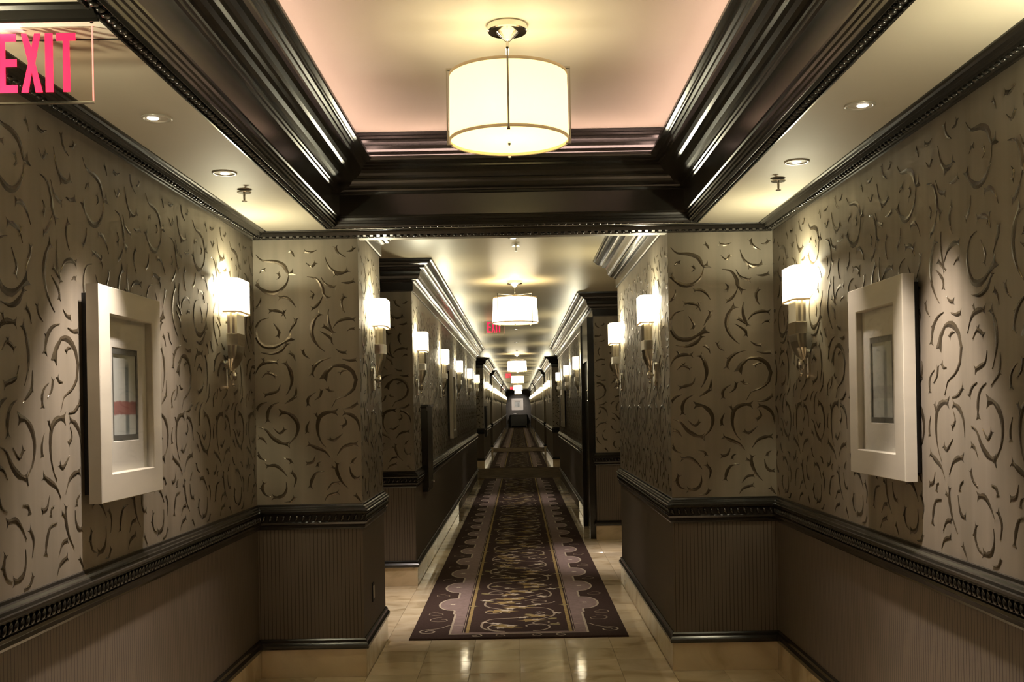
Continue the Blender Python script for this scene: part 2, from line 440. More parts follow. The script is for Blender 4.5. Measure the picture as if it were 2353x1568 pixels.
def catmull(P, n):
    Q = [P[0]] + list(P) + [P[-1]]; out = []
    L = [math.dist(P[i], P[i+1]) for i in range(len(P)-1)]; T = sum(L)
    for i in range(len(P) - 1):
        k = max(1, round(n * L[i] / T))
        a, b, c, d = Q[i:i+4]
        for j in range(k):
            t = j / k
            out.append(tuple(0.5*((2*b[x]) + (-a[x]+c[x])*t + (2*a[x]-5*b[x]+4*c[x]-d[x])*t*t + (-a[x]+3*b[x]-3*c[x]+d[x])*t**3) for x in (0, 1)))
    out.append(tuple(P[-1])); return out

def stroke_mesh(P, w, n, tail=0.12, hook=True):
    """flat tapered stroke with a fish-tail head at its last point: verts (u, v, h), faces"""
    c = catmull(P, n); m = len(c); v, f = [], []
    for i, p in enumerate(c):
        a, b = c[max(0, i-1)], c[min(m-1, i+1)]
        dx, dy = b[0]-a[0], b[1]-a[1]; L = math.hypot(dx, dy) or 1e-9
        nx, ny = -dy/L, dx/L; t = i/(m-1)
        ww = w * (tail + (1-tail) * math.sin(min(1, t/0.72) * PI/2)**1.3) if t < 0.72 else w * (1 - 0.42*math.sin((t-0.72)/0.28*PI))
        if hook and i == m-1: ww = w*1.95
        if hook and i == m-2: ww = w*1.0
        h = ww/2
        v += [(p[0]+nx*h, p[1]+ny*h, 0.0), (p[0], p[1], 0.0016), (p[0]-nx*h, p[1]-ny*h, 0.0)]
        if i:
            k = 3*i; f += [(k-3, k-2, k+1, k), (k-2, k-1, k+2, k+1)]
    if hook:                      # notch the fish tail
        k = 3*(m-1)
        dx, dy = c[-1][0]-c[-2][0], c[-1][1]-c[-2][1]; L = math.hypot(dx, dy) or 1e-9
        v[k+1] = (c[-1][0]-dx/L*w*0.55, c[-1][1]-dy/L*w*0.55, 0.0016)
    return v, f

def tile_strokes(n):
    V, F = [], []
    for P in STROKES:
        Q = [((x - 8 - y*12/1568)/930.0, 1.045 + (1470 - y)/925.0) for x, y in P]
        L = sum(math.dist(Q[i], Q[i+1]) for i in range(len(Q)-1))
        v, f = stroke_mesh(Q, max(0.0130, min(0.026, 0.011 + 0.060*L)), max(3, min(n, int(L/0.022*n/10)+2)))
        k = len(V); V += v; F += [tuple(i+k for i in q) for q in f]
    return V, F
TILE_HI, TILE_LO = tile_strokes(14), tile_strokes(6)
TILE_W = 0.66

def scrolls(parent, segs, zmax, name='scroll_relief'):
    """segs: (p0, p1, side, offset, hi) wall runs that get the paper"""
    mb = MB()
    for p0, p1, side, off, hi in segs:
        V, F = TILE_HI if hi else TILE_LO
        L = math.dist(p0, p1); d = ((p1[0]-p0[0])/L, (p1[1]-p0[1])/L); nn = (side*d[1], -side*d[0])
        k = math.floor((-off) / TILE_W) - 1
        while k*TILE_W + off < L:
            base = k*TILE_W + off
            vs = []; keep = []
            for (u, v, h) in V:
                if side < 0: u = TILE_W - 0.03 - u
                s = base + u
                vs.append((p0[0]+d[0]*s+nn[0]*(h+0.0006), p0[1]+d[1]*s+nn[1]*(h+0.0006), v)); keep.append(0.001 < s < L-0.001 and 1.04 < v < zmax)
            fs = [q for q in F if all(keep[i] for i in q)]
            if fs:
                used = sorted({i for q in fs for i in q}); mp = {i: j for j, i in enumerate(used)}
                mb.add([vs[i] for i in used], [tuple(mp[i] for i in q) for q in fs])
            k += 1
    return tag(mb.obj(name, M['scroll'], parent, smooth=False), kind='stuff')

def wall(name, path, side, ztop, label, zsplit=None):
    w = struct(sweep(name, path, [(0, 0.9), (0, ztop), (-0.1, ztop), (-0.1, 0.9)], M['wallpaper'], side), label)
    sweep('wainscot', path, [(0, 0.0), (0, 0.9), (-0.1, 0.9), (-0.1, 0.0)], M['stripe'], side, parent=w)
    return w

HI = True
wl0 = wall('wall_left', L0, 1, 2.95, 'left wall of the near hall with scroll wallpaper over striped wainscot')
scrolls(wl0, [((-RW, 2.6), (-RW, D1), 1, 0.62, HI), ((-RW, D1), (-CW, D1), 1, 0.0, HI), ((-CW, D1), (-CW, 7.4), 1, 0.1, HI)], 2.625)
wl1 = wall('wall_left', L1, 1, 2.95, 'left corridor wall beyond the first side passage')
scrolls(wl1, [((-RB, 9.63), (-CW, 9.63), 1, 0.36, HI), ((-CW, 9.63), (-CW, 24), 1, 0.1, False)], 2.655)
wl2 = wall('wall_left', L2, 1, 2.95, 'left corridor wall beyond the cross carpet')
wl3 = wall('wall_left', L3, 1, 2.95, 'far left corridor wall')
wl4 = wall('wall_left', L4, 1, 2.95, 'farthest left corridor wall')
wr0 = wall('wall_right', R0, -1, 2.95, 'right wall of the near hall with scroll wallpaper over striped wainscot')
scrolls(wr0, [((RW, 2.6), (RW, D1), -1, 0.42, HI), ((RW, D1), (CW, D1), -1, 0.0, HI), ((CW, D1), (CW, 9.63), -1, 0.2, HI)], 2.625)
wr1 = wall('wall_right', R1, -1, 2.95, 'right corridor wall beyond the second side passage')
scrolls(wr1, [((RB, 12.68), (CW, 12.68), -1, 0.2, HI), ((CW, 12.68), (CW, 24), -1, 0.1, False)], 2.655)
wr2 = wall('wall_right', R2, -1, 2.95, 'right corridor wall beyond the cross carpet')
wr3 = wall('wall_right', R3, -1, 2.95, 'far right corridor wall')
wr4 = wall('wall_right', R4, -1, 2.95, 'farthest right corridor wall')
scrolls(wl2, [((-RB, 28.7), (-CW, 28.7), 1, 0.3, False)], 2.655)
scrolls(wr2, [((RB, 28.7), (CW, 28.7), -1, 0.3, False)], 2.655)
struct(box('wall_end', (-2.2, 84, 0), (2.2, 84.15, 2.95), noisy('end_wall_paper', (0.10, 0.095, 0.08), (0.13, 0.12, 0.10), 3, 0.6)), 'grey end wall of the corridor')
struct(box('wall_back', (-1.7, -3.15, 0), (1.7, -3.0, 3.3), M['wallpaper']), 'wall behind the camera')
struct(box('wall_header', (-CW, D1, 2.632), (CW, D1 + 0.1, 3.0), M['wallpaper']), 'header over the opening into the corridor')

ALL = [(L0, 1), (L1, 1), (L2, 1), (L3, 1), (L4, 1), (R0, -1), (R1, -1), (R2, -1), (R3, -1), (R4, -1)]
tn = [0]
def trim_name():
    tn[0] += 1; return 'trim_%d' % tn[0]

# bead (a small leaning curl) shared by the mouldings
def bead_mesh(name, rx, ry, rz, tilt):
    mb = MB(); mb.ball((0, 0, 0), (rx, ry, rz), 8, 5)
    mb.v = [(x, y + z*tilt, z) for x, y, z in mb.v]
    me = bpy.data.meshes.new(name); me.from_pydata(mb.v, [], mb.f)
    me.polygons.foreach_set('use_smooth', [True]*len(me.polygons)); me.materials.append(M['lacquer'])
    return me, mb
BR, BRm = bead_mesh('rail_bead', 0.012, 0.0115, 0.019, 0.35)
BC, BCm = bead_mesh('crown_bead', 0.0125, 0.012, 0.007, 0.0)
BK, BKm = bead_mesh('coffer_bead', 0.016, 0.0125, 0.011, 0.0)

def beads(parent, path, side, off, z, pitch, me, mbm, near=None, d_max=26, closed=False, far_stuff=True, xlim=2.0):
    """near=(d0,d1): beads in that range are objects of their own, the rest one joined part"""
    pts = path + [path[0]] if closed else path
    nm = normals(path, side, closed)
    st = MB()
    for i in range(len(pts) - 1):
        a = (pts[i][0] + nm[i][0]*off, pts[i][1] + nm[i][1]*off)
        j = (i+1) % len(nm)
        b = (pts[i+1][0] + nm[j][0]*off, pts[i+1][1] + nm[j][1]*off)
        L = math.dist(a, b); n = int(L/pitch)
        if n < 1: continue
        ang = math.atan2(b[1]-a[1], b[0]-a[0]) - PI/2
        ca, sa = math.cos(ang), math.sin(ang)
        for k in range(n):
            t = (k+0.5)/n; x, y = a[0]+(b[0]-a[0])*t, a[1]+(b[1]-a[1])*t
            if y > d_max or y < 1.0 or abs(x) > xlim: continue
            if near and near[0] < y < near[1]:
                o = bpy.data.objects.new('bead', me); COL.objects.link(o)
                o.location = (x, y, z); o.rotation_euler = (0, 0, ang); o.parent = parent
            else:
                st.add([(x+vx*ca-vy*sa, y+vx*sa+vy*ca, z+vz) for vx, vy, vz in mbm.v], mbm.f)
    if st.v and far_stuff: tag(st.obj('bead_run', M['lacquer'], parent, smooth=True), kind='stuff')

for i, (P, sd) in enumerate(ALL):
    sname = 'left' if sd > 0 else 'right'
    b = sweep('baseboard_' + sname, P, TRIM, M['lacquer'], sd)
    struct(b, 'dark base moulding on the %s wall above the stone plinth' % sname)
    if i in (0, 1, 5, 6):
        core = struct(sweep(trim_name(), P, [(-0.005, 0), (-0.005, 0.17), (-0.02, 0.17), (-0.02, 0)], M['grout'], sd), 'polished stone plinth under the %s base moulding' % sname)
        nm = normals(P, sd)
        for k in range(len(P)-1):
            a, c = P[k], P[k+1]; L = math.dist(a, c)
            n = max(1, round(L/0.61)); d = ((c[0]-a[0])/L, (c[1]-a[1])/L); nn = (sd*d[1], -sd*d[0])
            for q in range(n):
                s0, s1 = L*q/n + 0.0008, L*(q+1)/n - 0.0008
                if a[1]+d[1]*s1 < 5.0 or a[1]+d[1]*s0 > 16: 
                    if q: continue
                    s0, s1 = 0.0, L
                e0 = nm[k] if q == 0 or s0 == 0 else nn
                e1 = nm[k+1] if s1 > L-0.01 else nn
                p = [(a[0]+d[0]*s0, a[1]+d[1]*s0), (a[0]+d[0]*s1, a[1]+d[1]*s1)]
                vs = []
                for (px, py), e in zip(p, (e0, e1)):
                    for o_, z_ in ((0.013, 0.001), (0.013, 0.170), (-0.004, 0.170), (-0.004, 0.001)):
                        vs.append((px+e[0]*o_, py+e[1]*o_, z_))
                obj('stone_slab', vs, [(0,1,5,4),(1,2,6,5),(2,3,7,6),(3,0,4,7),(0,3,2,1),(4,5,6,7)], M['plinth'], core)
                if s1 == L and s0 == 0.0: break
    else:
        struct(sweep(trim_name(), P, PLINTH, M['plinth'], sd), 'polished stone plinth far along the %s wall' % sname)
    r = struct(sweep(trim_name(), P, RAIL, M['lacquer'], sd), 'dark beaded chair rail on the %s wall' % sname)
    if i in (0, 1, 5, 6):
        beads(r, P, sd, 0.021, 0.955, 0.038, BR, BRm, near=(3.1, 6.4) if i in (0, 5) else None, d_max=16)
    if i in (0, 5): Pc = [(P[2][0], 6.5)] + P[3:]
    else: Pc = P
    struct(sweep(trim_name(), Pc, CC, M['lacquer'], sd), 'deep stepped crown moulding of the corridor, %s side' % sname)

# crown round the near hall, across the header too
U = [(-RW, -3), (-RW, D1), (RW, D1), (RW, -3)]
cr = struct(sweep(trim_name(), U, CROWN, M['lacquer'], 1), 'dark beaded crown moulding round the near hall')
beads(cr, U, 1, 0.037, 2.634, 0.040, BC, BCm, near=(2.9, 6.4), d_max=7)
# low cross crown at the near end on the left
struct(sweep(trim_name(), [(-1.065, 2.80), (-1.56, 2.80)], [(0, 2.632), (0.008, 2.630), (0.011, 2.640), (0.018, 2.636), (0.023, 2.646), (0.030, 2.642), (0.035, 2.652), (0.044, 2.649), (0.052, 2.658), (0.056, 2.672), (0, 2.672)], M['lacquer'], -1),
       'short dark cross moulding above the exit sign')

# ------------------------------------------------------------------ ceilings and coffer
CXO, CD0, CD1 = 1.085, 0.8, 6.195
mb = MB()
mb.box((-1.66, -3, Z_SOFF), (-CXO, D1, Z_SOFF+0.05)); mb.box((CXO, -3, Z_SOFF), (1.66, D1, Z_SOFF+0.05))
mb.box((-CXO, CD1, Z_SOFF), (CXO, D1, Z_SOFF+0.05)); mb.box((-CXO, -3, Z_SOFF), (CXO, CD0, Z_SOFF+0.05))
struct(mb.obj('ceiling', M['ceiling_front']), 'cream soffit round the coffer of the near hall')
struct(box('ceiling', (-1.2, CD0-0.1, Z_TRAY), (1.2, CD1+0.1, Z_TRAY+0.05), M['tray']), 'raised tray ceiling over the pendant')
struct(box('ceiling', (-2.7, D1+0.1, Z_COR), (2.7, 84.1, Z_COR+0.05), M['ceiling']), 'cream ceiling of the long corridor')
CP = [(-CXO, CD0), (-CXO, CD1), (CXO, CD1), (CXO, CD0)]
COF = [(0, 2.672), (0.0, 2.655), (0.004, 2.650), (0.010, 2.650), (0.013, 2.660), (0.052, 2.661), (0.055, 2.650), (0.060, 2.648), (0.066, 2.656), (0.071, 2.656),
       (0.073, 2.668), (0.080, 2.671), (0.082, 2.682), (0.089, 2.685), (0.091, 2.698), (0.098, 2.702), (0.100, 2.710), (0.100, 2.828), (0.110, 2.832),
       (0.112, 2.842), (0.120, 2.845), (0.124, 2.852), (0.138, 2.853), (0.155, 2.857), (0.170, 2.865), (0.182, 2.876), (0.190, 2.888), (0.200, 2.896),
       (0.214, 2.900), (0.230, 2.908), (0.243, 2.920), (0.250, 2.936), (0.253, 2.946), (0.264, 2.950), (0.266, 2.960), (0.278, 2.964), (0.281, 2.974),
       (0.308, 2.978), (0.312, 2.984), (0.312, 2.998), (0.300, 3.000), (0.292, 2.975), (0.07, 2.966), (0.07, 3.165), (0.03, 3.165), (0.03, 2.672)]
cof = struct(sweep(trim_name(), CP, COF, M['lacquer'], 1, closed=True), 'big dark coffer moulding framing the lit tray ceiling')
beads(cof, CP, 1, 0.033, 2.657, 0.040, BK, BKm, near=(2.65, 6.3), closed=True, d_max=7)
UC = [(0.07, 2.985), (0.078, 2.985), (0.082, 3.0), (0.086, 3.03), (0.096, 3.055), (0.112, 3.07), (0.118, 3.082), (0.122, 3.10), (0.136, 3.118), (0.142, 3.13), (0.150, 3.136), (0.152, 3.148), (0.160, 3.152), (0.162, 3.166), (0.07, 3.166)]
struct(sweep(trim_name(), CP, UC, M['lacquer'], 1, closed=True), 'upper crown moulding round the tray ceiling, reddened by cove light')
# cove light tube in the trough
t = []
for k in range(6):
    a = 2*PI*k/6; t.append((0.225 + 0.008*math.cos(a), 2.985 + 0.008*math.sin(a)))
tag(sweep('cove_light', CP, t, M['cove'], 1, closed=True), 'pink glowing light strip hidden behind the coffer moulding', 'light')

# ------------------------------------------------------------------ floor
fl = struct(box('floor', (-2.8, -3.2, -0.1), (2.8, 84.2, -0.004), M['grout']), 'polished cream marble tile floor')
T = 0.305
tile_cache = {}
def tile(x0, y0, x1, y1, single, mb):
    g = 0.0009
    x0 += g; y0 += g; x1 -= g; y1 -= g; b = 0.0012
    if x1-x0 < 0.01 or y1-y0 < 0.01: return
    cx, cy, hx, hy = (x0+x1)/2, (y0+y1)/2, (x1-x0)/2, (y1-y0)/2
    v = [(-hx,-hy,-0.006),(hx,-hy,-0.006),(hx,hy,-0.006),(-hx,hy,-0.006),(-hx,-hy,-b),(hx,-hy,-b),(hx,hy,-b),(-hx,hy,-b),
         (-hx+b,-hy+b,0),(hx-b,-hy+b,0),(hx-b,hy-b,0),(-hx+b,hy-b,0)]
    f = [(0,1,5,4),(1,2,6,5),(2,3,7,6),(3,0,4,7),(4,5,9,8),(5,6,10,9),(6,7,11,10),(7,4,8,11),(8,9,10,11)]
    if single:
        key = (round(hx, 4), round(hy, 4))
        if key not in tile_cache:
            me = bpy.data.meshes.new('tile'); me.from_pydata(v, [], f); me.materials.append(M['marble']); tile_cache[key] = me
        o = bpy.data.objects.new('tile', tile_cache[key]); COL.objects.link(o); o.location = (cx, cy, 0); o.parent = fl
    else:
        mb.add([(cx+a, cy+c, d) for a, c, d in v], f)
mb = MB()
ns = 0
r0 = math.floor((-3 - 6.42)/T); r1 = math.ceil((84 - 6.42)/T)
for r in range(r0, r1):
    y0, y1 = 6.42 + r*T, 6.42 + (r+1)*T
    yc = (y0+y1)/2
    for c in range(-9, 9):
        x0, x1 = c*T, (c+1)*T
        if yc < D1: x0, x1 = max(x0, -RW), min(x1, RW)
        else: x0, x1 = max(x0, -RB), min(x1, RB)
        if x1 - x0 < 0.02: continue
        near = 5.8 < yc < 11.7 and (yc < D1 or abs((x0+x1)/2) < 1.4) and not (abs((x0+x1)/2) < 0.62 and yc > 7.55)
        if near and abs((x0+x1)/2) > 1.0:
            if x0 < 0 and not (7.2 < yc < 9.9 or yc < D1): near = False
            if x0 > 0 and not (9.5 < yc or yc < D1): near = False
        if near: ns += 1
        tile(x0, y0, x1, y1, near, mb)
tag(mb.obj('tile_field', M['marble'], fl), kind='stuff')

# ------------------------------------------------------------------ rugs
def rug_pattern(root, D0, D1_, detail=True, name_len=None):
    L = D1_ - D0; z = 0.0145
    cen = -0.008
    def P(u, v, h): return (cen + u, D0 + v, z + h)
    def strip(mb, pts, w, h, taper=False):
        m = len(pts); vs, fs = [], []
        for i, p in enumerate(pts):
            a, b = pts[max(0, i-1)], pts[min(m-1, i+1)]
            dx, dy = b[0]-a[0], b[1]-a[1]; l_ = math.hypot(dx, dy) or 1e-9
            ww = w/2 * (1 if not taper else (1 - 0.75*i/(m-1)))
            vs += [P(p[0]-dy/l_*ww, p[1]+dx/l_*ww, h), P(p[0]+dy/l_*ww, p[1]-dx/l_*ww, h)]
            if i: k = 2*i; fs.append((k-2, k-1, k+1, k))
        mb.add(vs, fs)
    # scalloped mauve band with its pale outline, both sides
    band, line, gold, vine = MB(), MB(), MB(), MB()
    lobe0, per, lh = 1.25, 0.80, 0.26
    def outer(v):
        if v < 0.85 or v > L - 0.85: return 0.485
        q = (v - lobe0) % per
        if q > per/2: q -= per
        if abs(q) < lh: return 0.51 + 0.125*math.sqrt(max(0, 1-(q/lh)**2))
        return 0.50
    vs_ = []; v = 0.11; st = 0.02 if detail else 0.05
    while v < L-0.11: vs_.append(v); v += st
    for s in (-1, 1):
        vv, ff = [], []
        for i, v in enumerate(vs_):
            vv += [P(s*0.40, v, 0.0004), P(s*outer(v), v, 0.0004)]
            if i: k = 2*i; ff.append((k-2, k-1, k+1, k))
        band.add(vv, ff)
        strip(line, [(s*outer(v), v) for v in vs_], 0.016, 0.0008)
        strip(gold, [(s*0.365, 0.15), (s*0.365, L-0.15)], 0.024, 0.0006)
        strip(line, [(s*0.392, 0.15), (s*0.392, L-0.15)], 0.004, 0.0007)
    for v in (0.11, L-0.11):
        q = 1 if v < 1 else -1
        band.add([P(-0.40, v, 0.0004), P(0.40, v, 0.0004), P(0.40, v+q*0.055, 0.0004), P(-0.40, v+q*0.055, 0.0004)], [(0, 1, 2, 3)])
        strip(line, [(-0.49, v), (0.49, v)], 0.014, 0.0009)
    tag(band.obj('scalloped_band', M['mauve'], root), 'dusty mauve band with scalloped edge', kind='stuff')
    tag(gold.obj('gold_stripe', M['rug_gold'], root), 'thin gold stripe', kind='stuff')
    rnd = random.Random(int(D0*10))
    # vines and curls
    def spiral(u, v, r, a0, turns, dirn, n=18):
        return [(u + r*(1-0.75*i/n)*math.cos(a0+dirn*turns*2*PI*i/n), v + r*1.0*(1-0.75*i/n)*math.sin(a0+dirn*turns*2*PI*i/n)) for i in range(n+1)]
    if detail:
        for s in (-1, 1):       # curls in the dark border, one by each lobe and at the corners
            q = lobe0 - per/2
            while q < L - 0.6:
                strip(vine, spiral(s*0.62, q, 0.085, PI/2 if s > 0 else PI/2, 1.0, -s, 16), 0.007, 0.0010)
                q += per
            strip(line, spiral(s*0.64, 0.21, 0.075, PI/2, 1.3, -s), 0.012, 0.0010)
            strip(line, catmull([(s*0.64, 0.275), (s*0.56, 0.33), (s*0.50, 0.42), (s*0.40, 0.40)], 14), 0.009, 0.0010)
            strip(line, spiral(s*0.30, 0.055, 0.048, PI/2, 1.1, s), 0.010, 0.0010)
            strip(vine, spiral(s*0.12, 0.055, 0.045, PI/2, 1.1, -s), 0.010, 0.0010)
            strip(line, spiral(s*0.10, 0.34, 0.16, -PI/2, 0.75, s), 0.014, 0.0010)
            strip(vine, spiral(s*0.58, 0.62, 0.10, PI/2, 1.0, -s), 0.008, 0.0010)
    v = 0.35; k = 0
    while v < L - 0.3:
        s = 1 if k % 2 else -1
        strip(vine, catmull([(s*0.05, v-0.25), (s*0.26, v-0.05), (s*0.22, v+0.25), (-s*0.02, v+0.32), (-s*0.2, v+0.5)], 18 if detail else 6), 0.017, 0.0010)
        strip(vine, spiral(-s*0.18, v+0.12, 0.11, 0, 1.2, s, 16 if detail else 7), 0.014, 0.0011)
        v += 0.42; k += 1
    tag(line.obj('pale_outline', M['rug_line'], root), 'pale outline round the scallops', kind='stuff')
    tag(vine.obj('vine_pattern', M['rug_vine'], root), 'fine curling vine lines', kind='stuff')
    # leaves: star-like, cream or gold, and olive drops
    crm, gld, olv = MB(), MB(), MB()
    def leaf(mb, u, v, r, el, rot, h, star=True):
        n = 12 if star else 9; pts = []
        for i in range(n):
            a = 2*PI*i/n
            rr = r*(1.0 if i % 2 == 0 else rnd.uniform(0.45, 0.6)) if star else r*(1-0.35*abs(math.cos(a/2)))
            x, y = rr*math.cos(a)*el, rr*math.sin(a)
            pts.append(P(u + x*math.cos(rot)-y*math.sin(rot), v + x*math.sin(rot)+y*math.cos(rot), h))
        pts.append(P(u, v, h)); mb.add(pts, [(i, (i+1) % n, n) for i in range(n)])
    v = 0.3; k = 0
    step = 0.052 if detail else 0.12
    while v < L - 0.2:
        t_ = k % 7
        u = rnd.uniform(-0.30, 0.30)
        if t_ in (0, 3): leaf(crm, u, v, rnd.uniform(0.028, 0.042), 1.5, rnd.uniform(-.5, .5), 0.0013)
        elif t_ in (1, 5):
            leaf(gld, u*0.6, v, rnd.uniform(0.05, 0.075), 1.9, rnd.uniform(-.4, .4), 0.0014)
            leaf(crm, u*0.6+0.03, v+0.02, 0.03, 1.8, rnd.uniform(-.4, .4), 0.0017)
        elif t_ in (2, 6): leaf(olv, u, v, 0.035, 1.5, rnd.uniform(-1, 1), 0.0013, False)
        else: leaf(crm, u, v, 0.022, 1.5, 0.3, 0.0013)
        v += step; k += 1
    for s in (-1, 1):
        q = lobe0
        while q < L - 0.6:
            leaf(crm if detail else crm, s*0.53, q, 0.03, 1.1, 0, 0.0012); leaf(olv, s*0.365, q-0.1, 0.028, 1.8, 0, 0.0012); q += per
    tag(crm.obj('cream_leaves', M['rug_cream'], root), 'small cream leaves', kind='stuff')
    tag(gld.obj('gold_leaves', M['rug_gold'], root), 'ragged gold leaves', kind='stuff')
    tag(olv.obj('olive_leaves', M['rug_olive'], root), 'olive drop-shaped leaves', kind='stuff')

def runner(D0, D1_, label, detail=True):
    root = empty('runner_rug', (0, 0, 0)); tag(root, label, 'rug', 'runner rugs down the corridor')
    x0, x1 = -0.766, 0.750
    mb = MB(); e = 0.006
    mb.rings([[(x0, D0, 0), (x1, D0, 0), (x1, D1_, 0), (x0, D1_, 0)], [(x0, D0, 0.009), (x1, D0, 0.009), (x1, D1_, 0.009), (x0, D1_, 0.009)],
              [(x0+e, D0+e, 0.0143), (x1-e, D0+e, 0.0143), (x1-e, D1_-e, 0.0143), (x0+e, D1_-e, 0.0143)]])
    mb.obj('pile', M['rug'], root)
    rug_pattern(root, D0, D1_, detail)
runner(7.35, 23.75, 'nearest dark brown runner rug with mauve scalloped border on the marble floor')
runner(27.9, 37.85, 'second brown runner rug, beyond the first cross carpet', False)
runner(41.6, 80.8, 'farthest brown runner rug, reaching the end wall', False)
for a, b, lb in ((23.8, 27.8, 'nearer mottled brown cross carpet lying across the corridor'), (37.95, 41.5, 'farther mottled brown cross carpet lying across the corridor')):
    mb = MB(); x = 0.93 if a > 30 else 0.93
    mb.box((-x+0.015, a, 0), (x-0.015, b, 0.012))
    if a < 30:
        mb.box((-2.5, 24.12, 0), (-x+0.015, b, 0.012)); mb.box((x-0.015, 24.12, 0), (2.5, b, 0.012))
    tag(mb.obj('cross_carpet', M['cross']), lb, 'carpet', 'cross carpets')

# ------------------------------------------------------------------ wall sconces
def rrect(u0, u1, v0, v1, r, z, n=4):
    """rounded rectangle ring; only the two outer corners are rounded"""
    pts = [(v0, u0, z), (v1 - r, u0, z)]
    for k in range(1, n): a = PI/2*k/n; pts.append((v1 - r + r*math.sin(a), u0 + r - r*math.cos(a), z))
    pts += [(v1, u0 + r, z), (v1, u1 - r, z)]
    for k in range(1, n): a = PI/2*k/n; pts.append((v1 - r + r*math.cos(a), u1 - r + r*math.sin(a), z))
    pts += [(v1 - r, u1, z), (v0, u1, z)]
    return pts

SB, ST = 2.13, 2.31           # shade bottom and top
MZ = 1.80                     # mounting height (root of the sconce)
def sconce(loc, right, label, group, full=True):
    root = empty('wall_sconce', loc, PI if right else 0.0)
    tag(root, label, 'lamp', group)
    o = -MZ
    # shade: open tube with wall thickness
    sh = MB(); rings = []
    # (U-shaped, open to the wall behind)
    def ushell(mb, za, zb_, oi, oo):
        A = rrect(-0.135+oi, 0.135-oi, 0.026, 0.112-oi, 0.042, 0, 5); B = rrect(-0.135+oo, 0.135-oo, 0.026, 0.112-oo, 0.042, 0, 5)
        mb.rings([[(a[0], a[1], za+o), (b[0], b[1], za+o), (b[0], b[1], zb_+o), (a[0], a[1], zb_+o)] for a, b in zip(A, B)])
    ushell(sh, SB, ST, 0.0045, 0.0)
    me_s = sh.obj('lamp_shade', M['shade'], root, smooth=False)
    tp = MB(); ushell(tp, SB-0.002, SB+0.006, 0.006, -0.0015); tp.obj('rim_tape', M['shade_rim'], root)
    # fluted horn: rectangle section tapering to a point near the wall
    hn = MB(); rings = []; nf = 7
    zs = [2.13, 2.05, 1.99, 1.955, 1.92, 1.885, 1.855, 1.835, 1.82]
    wu = [0.076, 0.077, 0.078, 0.078, 0.077, 0.072, 0.062, 0.047, 0.022]
    vo = [0.086, 0.086, 0.086, 0.085, 0.080, 0.070, 0.058, 0.048, 0.042]
    for z, w, vv in zip(zs, wu, vo):
        ring = []; v0 = 0.034; d = vv - v0
        for k in range(nf*2 + 1):       # front face with flutes
            u = -w + 2*w*k/(nf*2); ring.append((vv - (0.004 if k % 2 else 0.0) * min(1, w/0.05), u, z + o))
        for k in range(1, 4): ring.append((vv - d*k/4, w - (0.003 if k % 2 else 0), z + o))
        ring += [(v0, w, z + o), (v0, -w, z + o)]
        for k in range(3, 0, -1): ring.append((vv - d*k/4, -w + (0.003 if k % 2 else 0), z + o))
        rings.append(ring)
    hn.rings(rings); hn.obj('fluted_arm', M['fluted'], root)
    if full:
        cl = MB(); cl.rings([[(0.030, -w, z+o), (vv, -w, z+o), (vv, w, z+o), (0.030, w, z+o)] for z, w, vv in
                             ((1.957, 0.081, 0.088), (1.959, 0.082, 0.089), (2.018, 0.082, 0.089), (2.020, 0.081, 0.088))])
        cl.obj('collar', M['nickel'], root)
        bp = MB(); n = 20; rr = []
        for v, sc in ((0.0, 1.0), (0.012, 1.0), (0.018, 0.86)):
            rr.append([(v, 0.030*sc*math.cos(2*PI*k/n), 1.80 + o + (0.05 if math.sin(2*PI*k/n) > 0 else -0.05) + 0.030*sc*math.sin(2*PI*k/n)) for k in range(n)])
        bp.rings(rr); bp.obj('backplate', M['nickel'], root)
        cn = MB(); cn.lathe([(0.008, 1.768+o), (0.017, 1.775+o), (0.019, 1.795+o), (0.017, 1.812+o), (0.012, 1.822+o)], (0.042, 0, 0), 14)
        cn.box((0.012, -0.008, 1.785+o), (0.042, 0.008, 1.80+o))
        cn.obj('socket', M['nickel'], root)
        fn = MB(); fn.lathe([(0.003, 1.735+o), (0.008, 1.74+o), (0.009, 1.747+o), (0.004, 1.755+o), (0.004, 1.768+o)], (0.042, 0, 0), 12)
        fn.obj('finial', M['chrome'], root)
    else:
        bp = MB(); bp.box((0.0, -0.028, 1.72+o), (0.014, 0.028, 1.88+o)); bp.box((0.01, -0.012, 1.79+o), (0.05, 0.012, 1.83+o))
        bp.obj('backplate', M['nickel'], root)
    light('bulb', 'POINT', (0.064, 0, (SB+ST)/2 + 0.068 + o), SCONCE_W, WARM, root, 0.022)
    return root

def kids(o): return [x for x in COL.objects if x.parent == o]
def dup(root, loc, right, label, group, children):
    r = root.copy(); COL.objects.link(r); r.location = loc; r.rotation_euler = (0, 0, PI if right else 0.0)
    r['label'] = label; r['group'] = group
    for ch in children:
        c = ch.copy(); COL.objects.link(c); c.parent = r
    return r

